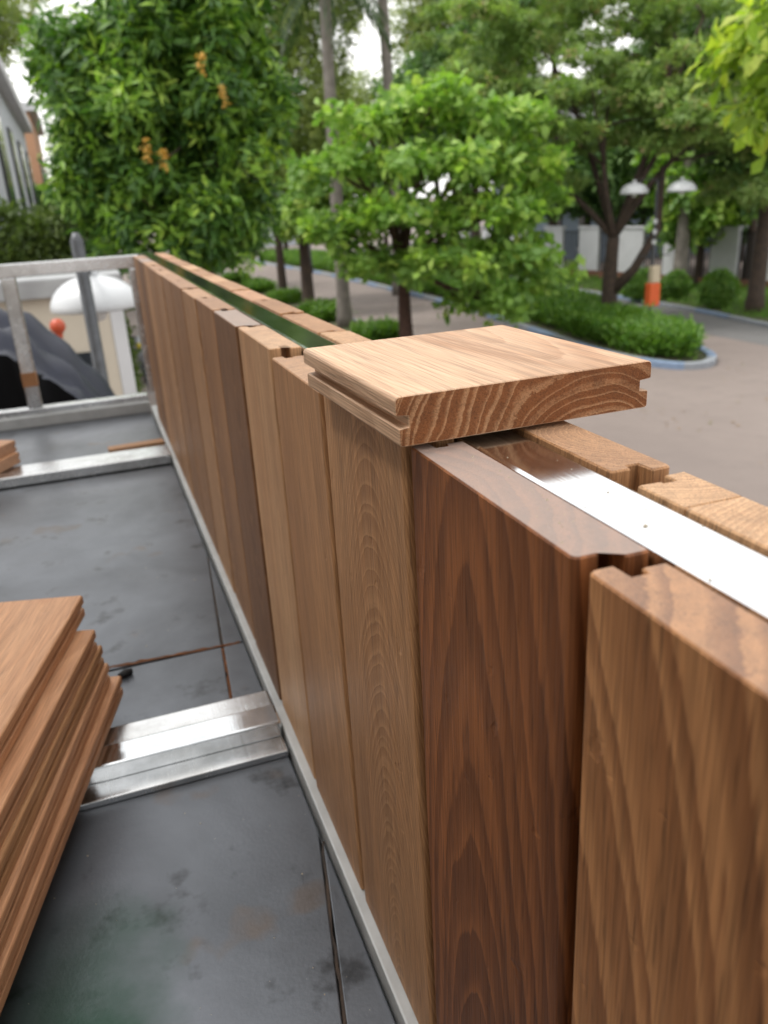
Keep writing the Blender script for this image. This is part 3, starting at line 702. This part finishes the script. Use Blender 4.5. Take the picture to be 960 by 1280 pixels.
lamp_post('grey street lamp pole with large white dome beyond the bare steel frame', (.000, 5.78), CZ-.115, [(.05, .42)], CZ-.625, .305, .046, 'street lamps', False, 'galv')

# orange litter bin strapped to the island lamp post
lb = empty('litter_bin', (LB[0]-.14, LB[1]-.10, .7), 'orange box with beige top strapped to the striped lamp post', 'litter bin')
x, y = LB[0]-.10, LB[1]-.20
def tbox(mb, x, y, a, b, z0, z1, k):
    return mb.add([(x-a,y-b,z0),(x+a,y-b,z0),(x+a,y+b,z0),(x-a,y+b,z0),(x-a*k,y-b*k,z1),(x+a*k,y-b*k,z1),(x+a*k,y+b*k,z1),(x-a*k,y+b*k,z1)], [(0,3,2,1),(4,5,6,7),(0,1,5,4),(1,2,6,5),(2,3,7,6),(3,0,4,7)])
tbox(MB(), x, y, .165, .12, .70, 1.30, 1.0).build('bin_body', M['orange'], lb, bevel=.03)
tbox(MB(), x+.03, y, .13, .10, 1.305, 1.74, .95).build('bin_hood', M['beige'], lb, bevel=.03)
MB().box(x-.03, x+.11, y+.12, y+.20, .85, .92).build('strap', M['iron'], lb)

# neighbour's gate with white coping, cream wall and white column
gh = empty('gate_house', (-.2, 9.2, 0), 'cream wall with thick white coping and white column behind the dome lamp', 'gate')
MB().box(-3.2, .187, 9.06, 9.3, 0, CZ-.78).build('wall', M['cream_wall'], gh)
MB().box(-3.4, .36, 8.95, 9.45, CZ-.775, CZ-.585).build('coping', M['cop'], gh, bevel=.02)
MB().box(.19, .33, 9.05, 9.25, 0, CZ-.78).build('column', M['white_wall'], gh, bevel=.01)
MB().box(-1.6, -.75, 9.03, 9.058, 0, 2.2).build('door', M['frame'], gh)
MB().box(-.42, -.02, 9.035, 9.058, .9, 2.55).build('window', M['glass'], gh)
# round red sign
p = at(72, 408, 8.2)
sg = empty('globe_light', (p[0], p[1], 0), 'small round red globe light on a thin post before the cream wall', 'light')
MB().lathe([(.001, .07), (.036, .064), (.064, .032), (.07, 0), (.064, -.032), (.036, -.064), (.001, -.07)], p, 20).build('lamp_globe', M['red'], sg, True)
MB().lathe([(.03, -.11), (.035, -.055)], p, 12).build('collar', M['red'], sg, True)
MB().tube([(p[0], p[1], -.02), (p[0], p[1], p[2]-.09)], .018, 8).build('post', M['galv'], sg, True)
# parked scooter on the street
sp = np.array([1.02, 20.8, 0])
sc = empty('motor_scooter', sp, 'grey parked motor scooter with a yellow front panel', 'scooter')
def wheel(y):
    w_ = MB().tube([sp+np.array([-.05, y, .25]), sp+np.array([.05, y, .25])], .25, 20).build('wheel', M['rubber'], sc)
    MB().tube([sp+np.array([-.056, y, .25]), sp+np.array([.056, y, .25])], .14, 16).build('rim', M['galv'], w_)
wheel(-.62); wheel(.62)
MB().tube([sp+np.array([0, -.66, .50]), sp+np.array([0, -.52, .78]), sp+np.array([0, -.40, 1.08])], [.14, .20, .11], 12).build('front_shield', M['grey_paint'], sc, True)
MB().tube([sp+np.array([-.12, -.60, .88]), sp+np.array([.12, -.60, .88])], .085, 12).build('front_panel', M['yellow'], sc, True)
MB().tube([sp+np.array([0, -.40, .32]), sp+np.array([0, .1, .34]), sp+np.array([0, .4, .52]), sp+np.array([0, .85, .66])], [.12, .15, .22, .10], 12).build('body', M['grey_paint'], sc, True)
MB().tube([sp+np.array([0, .12, .74]), sp+np.array([0, .45, .78]), sp+np.array([0, .85, .80])], [.10, .14, .11], 10).build('seat', M['rubber'], sc, True)
MB().tube([sp+np.array([-.36, -.32, 1.10]), sp+np.array([0, -.40, 1.06]), sp+np.array([.36, -.32, 1.10])], .022, 8).build('handlebar', M['iron'], sc, True)

# ------------------------------------------------------------------ buildings
def house(name, label, x0, x1, y0, y1, h, wallmat, face, floors, nw, roof='flat'):
    root = empty(name, ((x0+x1)/2, (y0+y1)/2, 0), label, 'house', 'houses along the street')
    MB().box(x0, x1, y0, y1, 0, h).build('wall', M[wallmat], root)
    if roof == 'flat': MB().box(x0-.25, x1+.25, y0-.25, y1+.25, h+.002, h+.28).build('roof', M['white_wall'], root, bevel=.02)
    else:
        cx = (x0+x1)/2; m = MB(); m.add([(x0-.4,y0-.4,h+.002),(x1+.4,y0-.4,h+.002),(x1+.4,y1+.4,h+.002),(x0-.4,y1+.4,h+.002),(cx,y0+1.5,h+2.2),(cx,y1-1.5,h+2.2)], [(3,2,1,0),(0,1,4),(1,2,5,4),(2,3,5),(3,0,4,5)]); m.build('roof', M['roof'], root)
    for fl in range(floors):
        for i in range(nw):
            a = (i+.5)/nw; zc = 1.7+fl*3.1; ww = .75 if (i+fl) % 2 else .55; hh = .85 if fl else 1.05
            if face in ('+x', '-x'):
                yc = y0+(y1-y0)*a; xs = x1 if face == '+x' else x0; sg_ = 1 if face == '+x' else -1
                wn = MB().box(min(xs, xs+sg_*.05), max(xs, xs+sg_*.05), yc-ww, yc+ww, zc-hh, zc+hh).build('window', M['frame'], root)
                for s in (-1, 1):
                    MB().box(min(xs+sg_*.051, xs+sg_*.056), max(xs+sg_*.051, xs+sg_*.056), yc+s*ww*.5-ww*.44, yc+s*ww*.5+ww*.44, zc-hh+.07, zc+hh-.07).build('pane', M['glass'], wn)
                MB().box(min(xs, xs+sg_*.14), max(xs, xs+sg_*.14), yc-ww-.1, yc+ww+.1, zc-hh-.1, zc-hh-.005).build('sill', M['white_wall'], wn)
    return root
hs_ = house('modern_house', 'pale grey modern house with flat roof beyond the clipped hedge', -9, -.98, 15, 30.5, 6.35, 'gray_wall', '+x', 2, 4)
MB().box(-.978, -.80, 17.2, 22, 2.9, 3.25).build('balcony_slab', M['white_wall'], hs_)
MB().box(-.977, -.93, 22.6, 24.4, .0, 3.3).build('timber_panel', M['tan_wall'], hs_)
house('terracotta_house', 'terracotta coloured house block behind the pale grey house', -9, -.80, 34, 44, 7.3, 'tan_wall', '+x', 2, 3)
house('blue_grey_house', 'blue grey house with dark windows behind the white boundary wall', 25.5, 33, 38, 50, 7.0, 'blue_wall', '-x', 2, 4, 'hip')
house('pale_house', 'white hip-roofed house among trees behind the white boundary wall', 30, 38, 24, 35, 6.6, 'white_wall', '-x', 2, 4, 'hip')
house('grey_house', 'grey hip-roofed house at the far end of the street', 14, 24, 78, 88, 6.6, 'gray_wall', '-x', 2, 4, 'hip')

house('blocker_house', 'unseen rendered house added beside the steel canopy to block side light', -9, -1.34, -9, 2.6, 6.2, 'cream_wall', '+x', 2, 3)  # out-of-view house, added to block sky light on the plank faces

# white boundary wall in panels with dark railings between
A_, B_ = np.array([24.1, 15.5]), np.array([18.55, 41.0]); Lw = np.linalg.norm(B_-A_); dv = (B_-A_)/Lw; nvv = np.array([-dv[1], dv[0]])
bw = empty('boundary_wall', (A_[0], A_[1], 0), 'white panelled boundary wall with black railings along the far verge', 'wall')
def obox(c, l, t, z0, z1, name, mat, parent, bevel=0):
    P = [c+dv*a*l/2+nvv*b*t/2 for a, b in ((-1,-1),(1,-1),(1,1),(-1,1))]; return MB().prism([tuple(p_) for p_ in P], z0, z1).build(name, mat, parent, bevel=bevel)
k = 0; s = 0.
while s < Lw:
    wl = 1.15 if k % 3 else 1.4; gl = 1.0
    c = A_+dv*(s+wl/2)
    obox(c, wl, .22, 0, .38, 'plinth', M['brick'], bw); obox(c, wl-.02, .18, .382, 2.1, 'wall_panel', M['white_wall'], bw, .015)
    obox(c, wl+.06, .26, 2.103, 2.18, 'coping', M['white_wall'], bw)
    c2 = A_+dv*(s+wl+gl/2); ra = obox(c2, gl, .18, 0, .36, 'low_wall', M['brick'], bw)
    for q in range(7):
        cc = A_+dv*(s+wl+gl*(q+.5)/7); obox(cc, .03, .03, .361, 1.92, 'railing_bar', M['iron'], ra)
    obox(c2, gl, .05, 1.921, 1.97, 'railing_top', M['iron'], ra)
    s += wl+gl; k += 1

# ------------------------------------------------------------------ hedge, shrubs
def hedge_box(name, label, x0, x1, y0, y1, z0, z1, n, mat='hedge', L=.11, W=.05):
    root = empty(name, ((x0+x1)/2, (y0+y1)/2, 0), label, 'hedge')
    st = MB()
    for i in range(max(3, int((x1-x0)*1.6))):
        xx = rng.uniform(x0+.2, x1-.2); yy = rng.uniform(y0+.2, y1-.2); st.tube(bend((xx, yy, -.05), (xx+rng.normal()*.2, yy, z1-.3), 0, 4, .04), [.05, .045, .04, .03, .015], 6)
    st.build('stems', M['bark'], root, True)
    p = np.stack([rng.uniform(x0, x1, n), rng.uniform(y0, y1, n), rng.uniform(z0, z1, n)], 1)
    p[:, 2] += (p[:, 2] > z1-.4)*(np.sin(p[:, 0]*4)*.08+np.sin(p[:, 0]*9.1+p[:, 1]*3)*.06)
    rosettes('foliage', p, norm(rng.normal(size=(n, 3))+np.array([0, -.6, .3])), 7, L, W, 1.1, .1, M[mat], root, .3, jitter=.06)
hedge_box('clipped_hedge', 'tall clipped olive green hedge behind the dome lamp', -3.2, .50, 13.6, 14.6, .1, CZ+.08, 10000)
hedge_box('garden_hedge', 'dark green hedge foliage beside the terracotta house', -2.0, .9, 30.2, 31.6, .1, CZ+.75, 5000, 'deep', .18, .08)
for i, ((bx, by), r_) in enumerate([((17.75, 24.0), .50), ((18.6, 23.2), .46), ((18.35, 20.9), .55)]):
    root = empty('round_shrub', (bx, by, .07), ['clipped round green shrub on the verge behind the orange litter bin', 'clipped round green shrub between the litter bin and the widest shrub', 'widest clipped round shrub on the verge, beside the leaning trunk'][i], 'shrub', 'round shrubs on the verge')
    MB().tube([(bx, by, -.02), (bx, by, r_*.9)], [.05, .03], 7).build('stem', M['bark'], root)
    d = norm(rng.normal(size=(1500, 3))); rr_ = r_*rng.uniform(.55, 1.0, (1500, 1))*(1+.08*np.sin(d[:, :1]*6+i)+.06*np.sin(d[:, 2:]*9))
    P = np.array([bx, by, r_*.95+.08])+d*rr_; rosettes('foliage', P, d, 6, .10, .045, 1.0, .05, M['grass'], root, .35, jitter=.03)

# ------------------------------------------------------------------ trees
def lob(spec_, r):   # lobes given by where they stand: bearing, height and radius in metres
    out = []
    for px, py, dr, a, b, c in spec_:
        p = at(px, py, r+dr); out.append((p[0], p[1], p[2], a, b, c))
    return out
def panicles(root, C, A):
    for px, py in [(180, 172), (203, 184), (250, 62), (277, 104)]:
        p = at(px, py, 11.35); n = 26
        P = p+np.c_[rng.normal(0, .022, n), rng.normal(0, .022, n), -rng.uniform(0, .26, n)]
        o = rosettes('flower_panicle', P, np.tile([0, 0, -1.], (n, 1)), 3, .06, .02, .9, .3, M['panicle'], root, 0)
L1 = lob([(205,150,0,1.1,1.2,1.4),(150,85,.2,.7,1,.8),(262,90,.1,.9,1.1,1.0),(285,200,-.1,.7,.9,.9),(150,190,.2,.65,.9,.8),(205,270,-.2,.9,1.0,.65),(275,285,-.2,.6,.8,.5),(195,10,.2,.95,1.1,.9),(265,20,.3,.7,.9,.8),(118,140,.2,.6,.8,.7),(95,70,.3,.5,.7,.5),(310,130,.2,.55,.8,.6),(120,235,.1,.5,.7,.45)], 12.9)
tree('mango_tree', 'dense dark green mango tree with drooping leaves behind the end frame', (1.75, 12.95, 0), 3.0, .2, L1, 'mango', 3000, extra=panicles, clump=14, frac=.30, gap=.8, spread=.9)
L2 = lob([(px_, py_, dr_, r_, r_*1.15, .24) for px_, py_, dr_, r_ in [(540,128,0,1.1),(470,152,.4,1.0),(615,150,.3,1.0),(430,205,.2,1.0),(545,205,-.5,1.3),(655,205,.2,1.0),(495,265,-.6,1.1),(610,262,-.4,1.2),(675,250,.3,.6),(420,285,.3,.8),(560,325,-.7,1.2),(645,318,-.2,1.0),(460,325,.1,.7),(610,378,-.5,1.0),(690,345,.1,.5)]], 21.4)
tree('almond_tree', 'bright green broad-leaved tree with tiered branches and forked reddish trunk', (7.78, 20.3, 0), 2.1, .21, L2, 'almond', 1450, bark='bark_red', gap=.6, clump=9, frac=.36, flat=.7, spread=.95)
L3 = lob([(760,135,0,2.4,2.4,.8),(650,180,.3,1.9,2,.8),(870,150,.4,2.0,2.2,.7),(600,120,.5,1.8,2,.8),(700,90,.5,2.0,2.2,.9),(830,90,.5,2.2,2.2,.9),(920,150,.5,1.6,1.8,.8),(940,235,.9,1.2,1.4,.45),(680,228,.4,1.0,1.4,.4),(600,40,1,1.7,1.8,.8),(880,20,1,1.8,2,.8),(660,10,1,1.7,1.8,.8),(820,-10,1,1.8,1.8,.8)], 24.8)
tree('rain_tree', 'spreading fine-leaved tree with dark forked trunk on the traffic island', (14.05, 20.3, 0), 2.45, .27, L3, 'fine', 6500, limb_every=2, gap=.5, clump=13, frac=.33, flat=.42, spread=.9)
bpy.data.objects['rain_tree'].children[0]
# leaning second stem of the island tree
rt = bpy.data.objects['rain_tree']
MB().tube([(14.05, 20.3, .95), (14.5, 19.9, 1.6), (14.95, 19.6, 2.6), (15.1, 19.7, 4.2)], [.16, .13, .11, .08], 9).build('second_stem', M['bark'], rt, True)
L4 = lob([(352,120,0,2.3,2.3,2.4),(330,220,0,1.7,1.8,1.2),(300,40,.5,2.3,2.3,2.2),(395,40,.5,1.9,2,2.0),(400,170,0,1.6,1.6,1.5),(320,-60,1,3,3,2)], 34.2)
tree('feathery_tree', 'tall olive feathery tree in the verge row, fourth trunk from the forked tree', (7.6, 33.8, 0), 3.6, .2, L4, 'olive', 4200, size=1.25, clump=10, frac=.4, gap=.6)
L5 = lob([(395,250,0,1.0,1,.8),(370,270,0,.9,1,.6),(420,220,0,1.1,1,.8)], 30.4)
tree('row_tree', 'slim dark-trunked tree in the verge row behind the tall palm', (7.55, 29.6, 0), 2.9, .26, L5, 'almond', 520)
palm('palm_tree', 'tall palm with grey trunk standing in the verge row', (7.5, 25.0, 0), 9.6, .21, (.15, .2), 'tall palms')
palm('palm_tree', 'tall pale-trunked palm on the traffic island behind the tiered tree', (12.2, 32.5, 0), 12.5, .24, (-.1, .2), 'tall palms', fl=3.0)
palm('palm_tree', 'palm with brown-grey trunk behind the round shrubs', (20.2, 25.05, 0), 9.2, .24, (.35, .0), 'tall palms')
L6 = lob([(975,60,0,.55,.6,.5),(1010,110,.2,.6,.6,.45),(950,70,.4,.3,.4,.22),(970,125,.2,.28,.4,.18),(1040,30,.2,.8,.8,.6)], 8.6)
tree('lime_tree', 'young tree with yellow-green leaves overhanging the street corner', (7.7, 5.4, 0), 3.6, .07, L6, 'lime', 150, size=.85, gap=.5)
L7 = lob([(960,180,0,1.8,1.8,.9),(900,90,1,2,2,1.2),(1020,90,0,2,2,1.2)], 26.5)
tree('verge_tree', 'dark leaning trunk and leafy crown on the grass verge', (18.3, 19.3, 0), 4.2, .26, L7, 'deep', 1100, lean=(.25, .1))
bgs = [  # screen of trees behind: bearing px, distance, crown centre height, radius, style
    (250, 44, 6.5, 3.4, 'olive'), (430, 52, 7.5, 3.6, 'olive'), (545, 46, 7.2, 3.4, 'deep'), (640, 46, 5.6, 3.2, 'deep'), (610, 58, 10.0, 3.4, 'olive'),
    (735, 40, 4.6, 2.6, 'deep'), (805, 38, 4.4, 2.6, 'deep'), (880, 34, 3.9, 2.3, 'almond'), (945, 33, 4.2, 2.5, 'deep'), (840, 46, 8.5, 3.6, 'deep'), (930, 44, 9.0, 3.8, 'deep'), (480, 66, 5.0, 3.6, 'deep'), (660, 64, 8.0, 3.6, 'olive'), (350, 62, 5.0, 4.0, 'deep'), (130, 50, 6.2, 3.2, 'olive'), (1010, 36, 5.5, 3.4, 'deep'), (560, 50, 12.5, 3.2, 'olive'), (690, 40, 10.6, 2.6, 'olive'), (800, 52, 13.5, 3.6, 'deep'), (590, 38, 8.6, 2.6, 'deep'), (22, 42, 11.0, 2.9, 'olive')]
bl = ['olive crowned tree beyond the mango tree', 'olive tree at the far end of the street', 'dark tree behind the tiered green tree', 'dark low-crowned tree beside the blue grey house', 'tall olive tree rising behind the tiered green tree',
      'dark tree behind the forked island trunk', 'dark tree behind the double-dome street lamp', 'mid green bushy tree over the white boundary wall', 'dark tree over the end panels of the white wall', 'tall dark tree behind the palm at the wall',
      'tall dark tree behind the white hip-roofed house front', 'low dark tree closing the far street', 'tall olive tree above the blue grey house', 'dark tree closing the road behind the trunk row', 'olive tree beside the terracotta house', 'dark tree beyond the leaning verge trunk', 'very tall olive tree above the pale palm trunk', 'olive treetop above the spreading island tree', 'very tall dark tree above the spreading island tree', 'dark treetop behind the tiered tree and island tree', 'olive treetop above the pale grey modern house']
for (px, r, hz, rad, st), lb_ in zip(bgs, bl):
    p = at(px, 240, r); lobes = []
    for k in range(6):
        a = rng.uniform(0, 6.28); rr_ = rad*rng.uniform(.25, .55)
        lobes.append((p[0]+math.cos(a)*rr_, p[1]+math.sin(a)*rr_, hz+rng.uniform(-.45, .5)*rad, rad*.62, rad*.62, rad*.5))
    tree('background_tree', lb_, (p[0], p[1], 0), max(1.6, hz-rad*.7), .2, lobes, st, 1500 if r > 45 else 1700, 'trees behind the street', size=1.55 if r > 45 else 1.35, m=9, twigs=2, clump=8, frac=.45, gap=.6)
